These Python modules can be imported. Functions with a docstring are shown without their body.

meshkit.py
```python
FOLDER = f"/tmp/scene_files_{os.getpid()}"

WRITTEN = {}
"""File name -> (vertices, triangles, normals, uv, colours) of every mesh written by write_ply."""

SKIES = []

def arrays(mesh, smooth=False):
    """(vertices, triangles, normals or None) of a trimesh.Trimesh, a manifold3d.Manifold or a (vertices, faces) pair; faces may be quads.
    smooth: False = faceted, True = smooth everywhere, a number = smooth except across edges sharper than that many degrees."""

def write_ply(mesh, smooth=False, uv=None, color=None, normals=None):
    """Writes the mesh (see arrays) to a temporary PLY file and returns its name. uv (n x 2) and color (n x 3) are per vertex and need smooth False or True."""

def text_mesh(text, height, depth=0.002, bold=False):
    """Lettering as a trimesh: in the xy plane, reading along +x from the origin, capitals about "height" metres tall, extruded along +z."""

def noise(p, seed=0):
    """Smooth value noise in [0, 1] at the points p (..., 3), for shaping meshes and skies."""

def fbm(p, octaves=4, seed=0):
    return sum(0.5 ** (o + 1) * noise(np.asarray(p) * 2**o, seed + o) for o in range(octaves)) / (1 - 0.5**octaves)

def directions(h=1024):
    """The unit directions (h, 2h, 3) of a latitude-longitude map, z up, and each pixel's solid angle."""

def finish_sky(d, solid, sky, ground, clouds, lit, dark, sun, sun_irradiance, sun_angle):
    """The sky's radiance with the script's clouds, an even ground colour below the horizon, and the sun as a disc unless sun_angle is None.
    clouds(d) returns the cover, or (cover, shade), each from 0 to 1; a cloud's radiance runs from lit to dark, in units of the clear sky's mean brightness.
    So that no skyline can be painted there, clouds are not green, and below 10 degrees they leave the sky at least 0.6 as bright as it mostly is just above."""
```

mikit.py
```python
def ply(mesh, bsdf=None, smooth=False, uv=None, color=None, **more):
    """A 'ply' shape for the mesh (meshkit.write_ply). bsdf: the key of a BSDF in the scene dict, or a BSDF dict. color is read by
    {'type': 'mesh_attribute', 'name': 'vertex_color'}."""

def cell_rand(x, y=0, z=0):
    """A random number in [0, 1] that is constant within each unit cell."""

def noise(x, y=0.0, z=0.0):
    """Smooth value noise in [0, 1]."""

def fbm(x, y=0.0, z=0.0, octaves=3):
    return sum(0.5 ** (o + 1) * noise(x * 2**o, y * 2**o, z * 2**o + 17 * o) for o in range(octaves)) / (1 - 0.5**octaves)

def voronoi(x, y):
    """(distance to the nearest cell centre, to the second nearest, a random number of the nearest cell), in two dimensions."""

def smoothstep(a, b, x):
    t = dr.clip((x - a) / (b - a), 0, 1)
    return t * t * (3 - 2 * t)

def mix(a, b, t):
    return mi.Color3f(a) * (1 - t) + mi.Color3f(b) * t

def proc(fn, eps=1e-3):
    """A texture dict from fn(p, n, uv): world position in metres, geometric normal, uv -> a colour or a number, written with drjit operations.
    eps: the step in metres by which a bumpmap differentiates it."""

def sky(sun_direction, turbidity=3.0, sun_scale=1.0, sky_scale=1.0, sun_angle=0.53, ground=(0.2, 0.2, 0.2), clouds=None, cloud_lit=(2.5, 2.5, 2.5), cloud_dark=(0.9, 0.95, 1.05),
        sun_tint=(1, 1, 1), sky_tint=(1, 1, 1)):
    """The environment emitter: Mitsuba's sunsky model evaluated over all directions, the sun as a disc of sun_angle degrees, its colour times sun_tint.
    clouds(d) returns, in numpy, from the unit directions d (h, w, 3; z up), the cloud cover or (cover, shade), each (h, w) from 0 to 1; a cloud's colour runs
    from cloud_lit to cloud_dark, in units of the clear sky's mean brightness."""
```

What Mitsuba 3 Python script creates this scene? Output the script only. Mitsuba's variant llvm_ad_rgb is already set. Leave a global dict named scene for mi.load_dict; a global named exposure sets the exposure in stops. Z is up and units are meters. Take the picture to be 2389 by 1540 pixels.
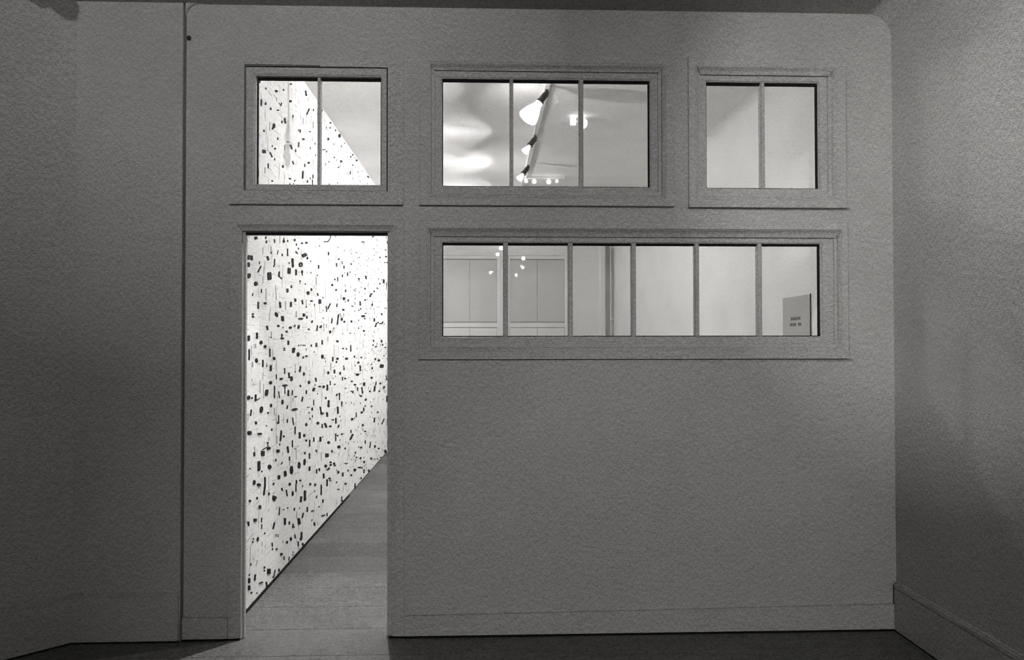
import math, random
import numpy as np, trimesh
import mitsuba as mi
import mikit, meshkit
import shapely
from shapely import geometry as sg, affinity
import drjit as dr

T = mi.ScalarTransform4f
scene, labels = {}, {}
exposure = 0.0

# ---------------------------------------------------------------- camera (x right, y towards the partition, z up; metres)
CAM_Z = 1.517
yaw, pitch, roll = 0.03627, 0.0165, -0.0011
fwd = np.array([math.sin(yaw) * math.cos(pitch), math.cos(yaw) * math.cos(pitch), math.sin(pitch)])
right = np.array([math.cos(yaw), -math.sin(yaw), 0.0])
up0 = np.cross(right, fwd)
up = math.cos(roll) * up0 - math.sin(roll) * right
eye = np.array([0, 0, CAM_Z])
scene['camera'] = {'type': 'perspective', 'fov': 2 * math.degrees(math.atan(2389 / 2 / 1800)), 'fov_axis': 'x', 'near_clip': 0.05, 'far_clip': 100.0,
                   'to_world': T().look_at(origin=eye.tolist(), target=(eye + fwd).tolist(), up=up.tolist())}

# ---------------------------------------------------------------- lamps: the gallery's and the front room's track spots, with unseen fill heads added
def spot(key, origin, target, intensity, cutoff=60, beam=30):
    scene[key] = {'type': 'spot', 'to_world': T().look_at(origin=list(origin), target=list(target), up=[0.01, 0.02, 1]),
                  'intensity': {'type': 'rgb', 'value': [intensity * 1.0, intensity * 0.99, intensity * 0.975]}, 'cutoff_angle': float(cutoff), 'beam_width': float(beam)}

GALLERY_TRACK_X, GALLERY_CEILING, FRONT_CEILING = 0.48, 3.48, 3.27
# (y, aim, intensity)
GALLERY_HEADS = [(4.60, 1.8, 4.6), (5.85, 2.1, 8.0), (7.15, 2.2, 9.0), (8.35, 2.3, 10.5), (9.65, 2.3, 10.5), (11.0, 2.2, 8.0)]
# unseen heads: first for the doorway's floor, others added to brighten the walls: (x, y, target, intensity, cutoff, beam)
UNSEEN_HEADS = [(-0.60, 4.75, (-0.88, 3.90, 0.0), 30.0, 25, 15), (-0.50, 5.60, (2.175, 6.2, 1.4), 5.2, 84, 25), (-0.74, 8.00, (2.175, 9.4, 1.4), 5.5, 84, 25), (-0.98, 10.60, (0.8, 13.0, 2.0), 3.6, 84, 25)]
# the front room's heads: (x, y, target, intensity, cutoff, beam)
FRONT_HEADS = [(0.28, -4.73, (0.5, 4.02, 3.2), 44.0, 36, 10), (0.70, -5.84, (0.9, 4.02, 0.35), 42.0, 17, 6),
               (0.70, -7.70, (2.17, -6.6, 1.6), 2.0, 50, 30), (0.70, -10.1, (2.17, -6.4, 1.8), 2.0, 50, 30),
               (0.28, -6.35, (-1.40, 4.02, 3.25), 88.0, 11, 3), (0.28, -9.20, (-3.0, -8.6, 1.6), 2.0, 50, 30),
               (-1.35, 0.10, (2.17, 3.00, 2.60), 92.0, 21, 3), (1.80, 0.60, (1.35, 4.02, 2.15), 2.6, 28, 4)]  # last pair: unseen lamps added to brighten the right wall and partition

# ---------------------------------------------------------------- helpers
def numbered(name):
    if name not in used:
        used.add(name)
        return name
    k = 1
    while f'{name}_{k:03d}' in used:
        k += 1
    used.add(f'{name}_{k:03d}')
    return f'{name}_{k:03d}'
used = set()

def put(name, mesh, m, parent=None, smooth=False, **more):
    key = numbered((parent + '__' if parent else '') + name)
    scene[key] = mikit.ply(mesh, m, smooth=smooth, **more)
    return key

def thing(name, label, cat, group=None):
    key = numbered(name)
    labels[key] = {'label': label, 'category': cat}
    if group:
        labels[key]['group'] = group
    return key

def struct(name, label, mesh=None, m=None, smooth=False):
    key = put(name, mesh, m, smooth=smooth) if mesh is not None else numbered(name)
    labels[key] = {'label': label, 'kind': 'structure'}
    return key

def box(x0, x1, y0, y1, z0, z1):
    b = trimesh.creation.box(extents=[x1 - x0, y1 - y0, z1 - z0])
    b.apply_translation([(x0 + x1) / 2, (y0 + y1) / 2, (z0 + z1) / 2])
    return b

def cat(*ms):
    return trimesh.util.concatenate([m for m in ms])

def rect(x0, x1, z0, z1):
    return sg.box(x0, z0, x1, z1)

def slab(poly, y0, y1):
    """A polygon in the xz plane given thickness from y0 (front) to y1."""
    m = trimesh.creation.extrude_polygon(poly, y1 - y0, engine='earcut')      # xy -> z
    v = np.array(m.vertices)
    m.vertices = np.stack([v[:, 0], y1 - v[:, 2], v[:, 1]], 1)
    return m

def plan(pts, z0, z1):
    m = trimesh.creation.extrude_polygon(sg.Polygon(pts), z1 - z0, engine='earcut')
    m.apply_translation([0, 0, z0])
    return m

def ring(outer, inner, profile, wall_y, back=True):
    """A mitred frame: profile = (fraction from the outer to the inner rectangle, height in front of wall_y)."""
    (ax0, ax1, az0, az1), (bx0, bx1, bz0, bz1) = outer, inner
    vs, fs = [], []
    for t, h in profile:
        x0, x1, z0, z1 = ax0 + (bx0 - ax0) * t, ax1 + (bx1 - ax1) * t, az0 + (bz0 - az0) * t, az1 + (bz1 - az1) * t
        vs += [[x0, wall_y - h, z0], [x1, wall_y - h, z0], [x1, wall_y - h, z1], [x0, wall_y - h, z1]]
    n = len(profile)
    for i in range(n):
        j = (i + 1) % n
        for k in range(4):
            l = (k + 1) % 4
            a, b, c, d = 4 * i + k, 4 * i + l, 4 * j + l, 4 * j + k
            fs += [[a, b, c], [a, c, d]]
    m = trimesh.Trimesh(vs, fs, process=False)
    if m.volume < 0:
        m.invert()
    return m

def lathe(profile, n=20):
    """(radius, z) profile turned about z."""
    m = trimesh.creation.revolve(np.array(profile), sections=n)
    if m.volume < 0:
        m.invert()
    return m

def aim(mesh, origin, direction):
    """Turns +z of the mesh into direction and moves it to origin."""
    d = np.asarray(direction, float)
    d /= np.linalg.norm(d)
    m = mesh.copy()
    m.apply_transform(trimesh.geometry.align_vectors([0, 0, 1], d))
    m.apply_translation(origin)
    return m

def rod(p, q, r, n=12):
    p, q = np.asarray(p, float), np.asarray(q, float)
    c = trimesh.creation.cylinder(radius=r, height=np.linalg.norm(q - p), sections=n)
    return aim(c, (p + q) / 2, q - p)

# ---------------------------------------------------------------- materials
def stipple(base, amp, sx=130.0, sz=230.0, blotch=0.06):
    """Roller-stippled, slightly blotchy paint."""
    def fn(p, n, uv):
        g = mikit.noise(p.x * sx, p.y * sx, p.z * sz) * 0.6 + mikit.noise(p.x * sx * 2.1 + 7, p.y * sx * 2.1, p.z * sz * 2.1) * 0.4
        b = mikit.fbm(p.x * 2.3, p.y * 2.3, p.z * 2.3)
        k = 1 + amp * (g - 0.5) * 2 + blotch * (b - 0.5) * 2
        return mi.Color3f(base[0], base[1], base[2]) * dr.maximum(k, 0.05)
    return mikit.proc(fn)

def paint(key, base, amp=0.5, rough=0.6, spec=0.3, **kw):
    scene[key] = {'type': 'twosided', 'bsdf': {'type': 'principled', 'base_color': stipple(base, amp, **kw), 'roughness': rough, 'specular': spec}}

def flat(key, rgb, rough=0.5, spec=0.4, metallic=0.0):
    scene[key] = {'type': 'twosided', 'bsdf': {'type': 'principled', 'base_color': {'type': 'rgb', 'value': list(rgb)}, 'roughness': rough, 'specular': spec, 'metallic': metallic}}

paint('grey_paint', (0.36, 0.356, 0.348), 0.7)
paint('front_ceiling_paint', (0.30, 0.295, 0.285), 0.5)
paint('gallery_paint', (0.80, 0.795, 0.785), 0.22)
paint('gallery_ceiling_paint', (0.85, 0.845, 0.835), 0.22)
paint('far_trim_paint', (0.78, 0.775, 0.765), 0.15)
paint('shutter_paint', (0.58, 0.575, 0.565), 0.2)
paint('sign_paint', (0.42, 0.415, 0.405), 0.2)
flat('black_piece_paint', (0.012, 0.012, 0.012), 0.7, 0.2)
flat('grey_dash_paint', (0.33, 0.325, 0.315), 0.8, 0.1)
flat('strip_and_shade_black', (0.006, 0.006, 0.006), 0.8, 0.1)  # near-black for strips, and for shade painted in at openings and floor
flat('black_plastic', (0.02, 0.02, 0.02), 0.4, 0.4)
flat('white_enamel', (0.75, 0.745, 0.73), 0.4, 0.4)
flat('ink', (0.05, 0.05, 0.05), 0.7, 0.1)

def paper(p, n, uv):
    h = mikit.noise(p.y * 9.0, p.z * 150.0, 3.0)
    h2 = mikit.noise(p.y * 60.0, p.z * 11.0, 9.0)
    line = mikit.smoothstep(0.80, 0.95, h) * 0.34 + mikit.smoothstep(0.84, 0.97, h2) * 0.42
    g = mikit.noise(p.y * 60.0, p.x * 150.0, p.z * 220.0)
    k = (1.0 - line) * (0.93 + 0.14 * (g - 0.5) * 2)
    return mi.Color3f(0.86, 0.855, 0.845) * k
scene['artwork_paper'] = {'type': 'twosided', 'bsdf': {'type': 'principled', 'base_color': mikit.proc(paper), 'roughness': 0.8, 'specular': 0.2}}

def boards(p, n, uv):
    plank = mikit.cell_rand(dr.floor((p.y - 4.15) / 0.35), 5, 1)
    grain = mikit.fbm(p.x * 3.0, p.y * 90.0, plank * 40.0)
    speck = mikit.noise(p.x * 120.0, p.y * 120.0, 1.0)
    scuff = mikit.smoothstep(0.55, 0.8, mikit.fbm(p.x * 4.0, p.y * 5.0, 2.0))
    k = 0.7 + 0.25 * plank + 0.35 * (grain - 0.5) + 0.7 * (speck - 0.5) + 0.15 * scuff
    return mi.Color3f(0.115, 0.114, 0.112) * dr.maximum(k, 0.1)
scene['floor_wood'] = {'type': 'twosided', 'bsdf': {'type': 'principled', 'base_color': mikit.proc(boards), 'roughness': 0.5, 'specular': 0.2}}
scene['floor_base_wood'] = {'type': 'twosided', 'bsdf': {'type': 'principled', 'base_color': {'type': 'rgb', 'value': [0.02, 0.02, 0.02]}, 'roughness': 0.8}}
scene['pane_glass'] = {'type': 'thindielectric', 'int_ior': 1.5}

def glow(radiance):
    return {'type': 'area', 'radiance': {'type': 'rgb', 'value': [radiance, radiance * 0.985, radiance * 0.96]}}

# ---------------------------------------------------------------- the setting
PY, PT = 4.02, 0.07                    # the partition's front face and thickness
GX, RX, FAR = -1.345, 2.175, 13.0      # gallery's left wall, right wall, far wall
REAR = -11.5

def board_run(parent, x0, x1, y_from, y_to, pitch=0.35, gap=0.003):
    y = y_from
    while y < y_to - 1e-6:
        put('plank', box(x0, x1, y + gap / 2, min(y + pitch, y_to) - gap / 2, -0.02, 0.0), 'floor_wood', parent)
        y += pitch
floor = struct('floor', 'dark polished board floor running under the partition')
put('subfloor', box(-3.3, RX + 0.2, REAR - 0.2, FAR + 0.2, -0.12, -0.0205), 'floor_base_wood', floor)
board_run(floor, -3.2, RX, 4.15 - 0.35 * 44, 4.15)
board_run(floor, -1.55, RX, 4.15, FAR)

struct('ceiling', 'dim plaster ceiling of the front room', box(-3.3, RX + 0.15, REAR, PY + PT, FRONT_CEILING, FRONT_CEILING + 0.5), 'front_ceiling_paint')
struct('ceiling_gallery', 'pale ceiling of the lit room behind the partition', box(GX - 0.2, RX + 0.15, PY + PT, FAR + 0.15, GALLERY_CEILING, GALLERY_CEILING + 0.2), 'gallery_ceiling_paint')
struct('wall_right', 'grey right-hand wall with a tall baseboard', box(RX, RX + 0.15, REAR, PY + PT, -0.02, FRONT_CEILING), 'grey_paint')
struct('wall_gallery_right', 'pale right wall of the room behind the partition', box(RX, RX + 0.15, PY + PT, FAR, -0.02, GALLERY_CEILING), 'gallery_paint')
struct('wall_gallery_left', 'wall that carries the speckled artwork', box(GX - 0.2, GX - 0.02, PY + PT, FAR, -0.02, GALLERY_CEILING), 'gallery_paint')
struct('wall_far', 'pale end wall behind the glazed partition', box(GX - 0.2, RX + 0.15, FAR, FAR + 0.15, -0.02, GALLERY_CEILING), 'gallery_paint')
struct('wall_rear', 'grey rear wall behind the viewpoint', box(-3.3, RX + 0.15, REAR - 0.15, REAR, -0.02, FRONT_CEILING), 'grey_paint')
PIER_Y, PIER_X, CORNER_X = 4.005, -2.083, -1.535
struct('wall_left_pier', 'grey plastered pier left of the partition', plan([(PIER_X, PIER_Y), (CORNER_X - 0.016, PIER_Y), (CORNER_X - 0.013, PIER_Y + 0.004), (CORNER_X - 0.013, PY + 0.05), (CORNER_X, PY + 0.05), (CORNER_X, PY + PT + 0.1), (PIER_X, PY + PT + 0.1)], -0.02, FRONT_CEILING), 'grey_paint')
struct('wall_left', 'grey splayed wall at the left edge', plan([(PIER_X, PIER_Y), (-3.05, 3.068), (-3.05, REAR), (-3.25, REAR), (-3.25, PY + PT + 0.1), (PIER_X, PY + PT + 0.1)], -0.02, FRONT_CEILING), 'grey_paint')

# coves: rounded plaster where the right wall and the pier meet the ceiling
def cove(profile_centre_x, side, y0, y1, r, z=FRONT_CEILING, n=10):
    pts = [(profile_centre_x, z)]
    for k in range(n + 1):
        a = math.pi / 2 * k / n
        pts.append((profile_centre_x - side * (r - r * math.cos(a)), z - r + r * math.sin(a)))
    pts = [(profile_centre_x, z), (profile_centre_x, z - r)] + [(profile_centre_x - side * (r - r * math.cos(math.pi / 2 * k / n)), z - r + r * math.sin(math.pi / 2 * k / n)) for k in range(1, n)] + [(profile_centre_x - side * r, z)]
    return slab(sg.Polygon(pts), y0, y1)
struct('trim_1', 'rounded plaster cove between right wall and ceiling', cove(RX, 1, REAR, PY, 0.13), 'grey_paint', smooth=40)
struct('trim_4', 'rounded plaster cove between ceiling and right wall of the lit room', cove(RX, 1, PY + PT, FAR, 0.10, GALLERY_CEILING), 'gallery_paint', smooth=40)
struct('trim_2', 'rounded plaster corner at the top of the pier', cove(CORNER_X, -1, PIER_Y, PY, 0.07), 'grey_paint', smooth=40)

# ---------------------------------------------------------------- partition with a doorway, three transoms and a ribbon window
DOOR = (-1.247, -0.49, 0.0, 2.095)
W = {   # casing outer, moulding inner (= sash outer), glass
    2: ((-0.333, 0.997, 2.231, 3.025), (-0.256, 0.918, 2.308, 2.943), (-0.215, 0.870, 2.340, 2.891)),
    3: ((1.077, 1.920, 2.227, 3.018), (1.147, 1.828, 2.305, 2.936), (1.182, 1.773, 2.338, 2.888)),
    4: ((-0.336, 1.925, 1.433, 2.152), (-0.260, 1.855, 1.508, 2.074), (-0.214, 1.779, 1.553, 2.029)),
    1: ((-1.306, -0.418, 2.231, 3.000), (-1.236, -0.499, 2.304, 2.954), (-1.175, -0.540, 2.340, 2.889)),
}
MULLIONS = {1: [(-0.866, -0.849)], 2: [(0.135, 0.154), (0.500, 0.524)], 3: [(1.469, 1.492)], 4: [(0.100, 0.125), (0.441, 0.466), (0.775, 0.800), (1.112, 1.136), (1.447, 1.472)]}
hole = [rect(DOOR[0], DOOR[1], -0.05, DOOR[3])] + [rect(*W[k][1]) for k in W]
face = rect(CORNER_X, RX, 0.0, FRONT_CEILING)
for h in hole:
    face = face.difference(h)
struct('wall_partition', 'grey painted partition wall with doorway and glazed openings', slab(face, PY, PY + PT), 'grey_paint')

def head_moulding(xa, xb, z, h, proud):
    """A hollowed strip under the head of a frame: wider and prouder at its top edge, its face turned down."""
    prof = [(0.0, 0.004), (0.0, 0.010), (0.18, 0.013), (0.42, 0.018), (0.62, 0.026), (0.74, 0.034), (0.78, 0.034), (0.80, 0.030), (0.90, 0.036), (1.0, 0.036), (1.0, 0.004)]
    prof = [(a, 0.004 + (b - 0.004) * proud / 0.032) for a, b in prof]
    v, f, n = [], [], len(prof)
    for side, x in ((-1, xa), (1, xb)):
        v += [[x + side * h * 0.6 * t, PY - d, z + h * t] for t, d in prof]
    for i in range(n):
        j = (i + 1) % n
        f += [[i, j, n + j], [i, n + j, n + i]]
    f += [[0, i + 1, i] for i in range(1, n - 1)] + [[n, n + i, n + i + 1] for i in range(1, n - 1)]
    m = trimesh.Trimesh(v, f, process=False)
    if m.volume < 0:
        m.invert()
    return m
HEADS = {2: (0.026, 0.024), 3: (0.036, 0.030), 4: (0.044, 0.036)}
casing_profile = [(0.0, -0.001), (0.0, 0.014), (0.03, 0.016), (0.52, 0.018), (0.56, 0.015), (0.63, 0.015), (0.68, 0.011), (0.74, 0.011), (0.80, 0.000), (0.93, -0.008), (1.0, -0.009), (1.0, -0.015)]
door_profile = [(0.0, -0.001), (0.0, 0.009), (0.03, 0.011), (0.50, 0.011), (0.55, 0.009), (0.64, 0.009), (0.69, 0.006), (0.78, 0.006), (0.84, 0.003), (1.0, 0.002), (1.0, -0.001)]
names = {1: 'two-pane transom window above the doorway', 2: 'three-pane transom window in the middle of the partition', 3: 'two-pane transom window at the upper right', 4: 'long six-pane ribbon window below the transoms'}
for k in (1, 2, 3, 4):
    outer, inner, glass = W[k]
    shade_rect = (glass[0] - 0.004, glass[1] + 0.006, glass[2] - 0.004, glass[3] + 0.011)
    win = struct(f'window_{k}', names[k])
    if k == 1:
        # flat boards round a loose sash: an open black joint left, above and right of it, stepped at the top
        cut = sg.Polygon([(-1.2365, 2.304), (-0.4985, 2.304), (-0.4985, 2.948), (-0.848, 2.949), (-0.848, 2.9560), (-1.2365, 2.957)])
        put('casing', slab(rect(*outer).difference(cut), PY - 0.012, PY), 'grey_paint', win)
        put('sill_lip', box(outer[0], outer[1], PY - 0.034, PY - 0.0125, outer[2] - 0.001, outer[2] + 0.012), 'grey_paint', win)
        put('joint_backing', slab(rect(-1.2355, -0.4995, 2.3045, 2.9535).difference(rect(-1.21, -0.52, 2.32, 2.93)), PY + 0.036, PY + 0.05), 'strip_and_shade_black', win)
        s_out = (-1.2265, -0.5045, 2.3045, 2.9425)
        sash = ring(s_out, shade_rect, [(0.0, -0.030), (0.0, 0.012), (0.05, 0.014), (0.82, 0.014), (0.9, 0.008), (1.0, 0.006), (1.0, -0.030)], PY)
    else:
        put('casing', ring(outer, inner, casing_profile, PY), 'grey_paint', win)
        put('head_moulding', head_moulding(inner[0] - 0.004, inner[1] + 0.004, inner[3] - 0.004, *HEADS[k]), 'grey_paint', win)
        put('sill_lip', box(outer[0] - 0.002, outer[1] + 0.002, PY - 0.034, PY - 0.0105, outer[2] - 0.001, outer[2] + 0.012), 'grey_paint', win)
        s_out = tuple(v + d for v, d in zip(inner, (0.0005, -0.0005, 0.0005, -0.0005)))
        sash = ring(s_out, shade_rect, [(0.0, -0.045), (0.0, -0.006), (0.06, -0.005), (0.84, -0.005), (0.9, -0.010), (1.0, -0.012), (1.0, -0.045)], PY)
    sk = put('sash', sash, 'grey_paint', win)
    put('glazing_shade', ring(tuple(v + d for v, d in zip(shade_rect, (-0.002, 0.002, -0.002, 0.002))), glass, [(0.0, -0.040), (0.0, -0.020), (1.0, -0.022), (1.0, -0.040)], PY), 'strip_and_shade_black', sk)  # near-black ring standing in for the shaded reveal round the glass
    edges = [glass[0]]
    for a, b in MULLIONS[k]:
        c, hw = (a + b) / 2, (b - a) / 2
        prof = [(c - hw, PY + 0.044), (c - hw, PY + 0.014), (c - hw * 0.6, PY + 0.008), (c + hw * 0.6, PY + 0.008), (c + hw, PY + 0.014), (c + hw, PY + 0.044)]
        put('mullion', plan(prof, glass[2] - 0.003, glass[3] + 0.010), 'grey_paint', sk)
        edges += [a, b]
    edges.append(glass[1])
    for i in range(0, len(edges), 2):
        x0, x1 = edges[i] - 0.001, edges[i + 1] + 0.001
        g = trimesh.Trimesh([[x0, PY + 0.030, glass[2] - 0.001], [x1, PY + 0.030, glass[2] - 0.001], [x1, PY + 0.030, glass[3] + 0.001], [x0, PY + 0.030, glass[3] + 0.001]], [[0, 1, 2], [0, 2, 3]], process=False)
        put('pane', g, 'pane_glass', win)

# doorway: casing on the partition, jamb stop set back in the opening
door = struct('door_1', 'open doorway without a leaf in the left of the partition')
x0, x1, _, zt = DOOR
def door_casing():
    o, i = (x0 - 0.061, x1 + 0.077, 0.0, zt + 0.062), (x0, x1, 0.0, zt)
    m = ring((o[0], o[1], -0.3, o[3]), (i[0], i[1], -0.15, i[3]), door_profile, PY)
    return trimesh.intersections.slice_mesh_plane(m, [0, 0, 1], [0, 0, 0.001], cap=True) if m.is_watertight else trimesh.intersections.slice_mesh_plane(m, [0, 0, 1], [0, 0, 0.001])
put('casing', door_casing(), 'grey_paint', door)
stop = sg.Polygon([(x0, 0.001), (x0 + 0.016, 0.001), (x0 + 0.016, zt - 0.018), (x1 - 0.012, zt - 0.018), (x1 - 0.012, 0.001), (x1, 0.001), (x1, zt), (x0, zt)])
put('head_moulding', head_moulding(x0 - 0.004, x1 + 0.004, zt + 0.001, 0.032, 0.026), 'grey_paint', door)
put('jamb_highlight', box(x0 + 0.0005, x0 + 0.005, PY + 0.002, PY + 0.012, 0.005, 2.035), 'white_enamel', door)  # white strip stands in for light caught on the jamb edge
put('head_shade', box(x0 + 0.016, x1 - 0.012, PY + 0.010, PY + 0.0155, zt - 0.018, zt - 0.004), 'strip_and_shade_black', door)  # black strip painted in for the shade under the lintel
put('stop', slab(stop, PY + 0.016, PY + 0.040), 'grey_paint', door)

# baseboards
def skirting(pts, h, t, cap):
    """A board along a plan polyline, its room side to the right of the direction of travel."""
    out = []
    line = sg.LineString(pts)
    for grow, za, zb in ((t, 0.009, h - cap), (t * 0.72, h - cap, h - cap + 0.006), (t, h - cap + 0.006, h - 0.008), (t * 0.6, h - 0.008, h)):
        poly = line.buffer(grow, single_sided=True, join_style=2)
        m = trimesh.creation.extrude_polygon(poly, zb - za, engine='earcut')
        m.apply_translation([0, 0, za])
        out.append(m)
    return cat(*out)
def shade_line(pts, t):  # near-black strip put in as the shadow line under the boards
    return trimesh.creation.extrude_polygon(sg.LineString(pts).buffer(t, single_sided=True, join_style=2), 0.0085, engine='earcut').apply_translation([0, 0, 0.0005])
RIGHT_RUN, LEFT_RUN = [(RX, REAR), (RX, PY - 0.02)], [(CORNER_X - 0.016, PIER_Y), (PIER_X, PIER_Y), (-3.05, 3.068), (-3.05, REAR)]
struct('baseboard_right', 'tall grey baseboard with a grooved cap along the right wall', skirting(RIGHT_RUN, 0.255, 0.022, 0.034), 'grey_paint')
put('shade_strip', shade_line(RIGHT_RUN, 0.020), 'strip_and_shade_black', 'baseboard_right')
struct('baseboard_left', 'tall grey baseboard along the pier and the splayed wall', skirting(LEFT_RUN, 0.247, 0.016, 0.016), 'grey_paint')
put('shade_strip', shade_line(LEFT_RUN, 0.014), 'strip_and_shade_black', 'baseboard_left')
def low_board(a, b, h0, h1):
    p = sg.Polygon([(a, 0.011), (b, 0.011), (b, h1), (a, h0)])
    return slab(p, PY - 0.018, PY)
struct('baseboard_partition', 'low grey baseboard along the partition right of the doorway', low_board(x1 + 0.078, RX - 0.001, 0.112, 0.140), 'grey_paint')
struct('baseboard_partition_left', 'short low grey baseboard between pier and doorway', low_board(CORNER_X + 0.001, x0 - 0.062, 0.118, 0.116), 'grey_paint')

for key, a, b in (('baseboard_partition', x1 + 0.078, RX - 0.023), ('baseboard_partition_left', CORNER_X + 0.001, x0 - 0.062)):
    put('shade_strip', box(a, b, PY - 0.019, PY, 0.0005, 0.0105), 'strip_and_shade_black', key)
for a, b in ((x1 + 0.001, x1 + 0.0765), (x0 - 0.0605, x0 - 0.001)):
    put('shade_strip', box(a, b, PY - 0.014, PY, 0.0005, 0.009), 'strip_and_shade_black', door)  # same painted shadow line under the door casing

# ---------------------------------------------------------------- far wall: two tall shuttered windows, a corner pilaster
def far_window(n, xa, xb, label):
    w = struct(f'window_{n}', label)
    zt, zm, zb = 2.93, 1.862, 0.75
    put('casing', ring((xa - 0.10, xb + 0.10, zb - 0.10, zt + 0.16), (xa, xb, zb, zt), [(0, -0.001), (0, 0.035), (0.02, 0.04), (0.40, 0.04), (0.45, 0.052), (0.62, 0.052), (0.7, 0.028), (1.0, 0.022), (1.0, -0.001)], FAR), 'far_trim_paint', w)
    put('meeting_rail', box(xa, xb, FAR - 0.030, FAR - 0.001, zm - 0.085, zm - 0.010), 'far_trim_paint', w)
    put('backing', box(xa, xb, FAR - 0.005, FAR - 0.001, zb, zt), 'grey_dash_paint', w)
    xm = (xa + xb) / 2
    for z0, z1, pm in ((zm + 0.010, zt - 0.018, 'shutter_paint'), (zb + 0.01, zm - 0.094, 'far_trim_paint')):
        for a, b in ((xa + 0.004, xm - 0.003), (xm + 0.003, xb - 0.004)):
            put('shutter_panel', box(a, b, FAR - 0.014, FAR - 0.0055, z0, z1), pm, w)
far_window(5, -0.70, 0.222, 'closed shuttered window on the far wall, behind the first ribbon pane')
far_window(6, 0.437, 1.362, 'closed shuttered window on the far wall, behind the second ribbon pane')
struct('trim_3', 'pale square pilaster in the far right corner', box(1.942, 2.014, FAR - 0.25, FAR, 0.0, GALLERY_CEILING), 'far_trim_paint')
pipe = thing('vertical_pipe', 'thin pale vertical pipe in the far corner, seen through the third ribbon pane', 'pipe')
put('tube', rod((2.118, FAR - 0.17, 0.001), (2.118, FAR - 0.17, GALLERY_CEILING - 0.001), 0.012), 'white_enamel', pipe, smooth=40)
for z in (0.6, 1.9, 3.1):
    put('bracket', box(2.10, RX, FAR - 0.18, FAR - 0.16, z, z + 0.02), 'white_enamel', pipe)

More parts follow.
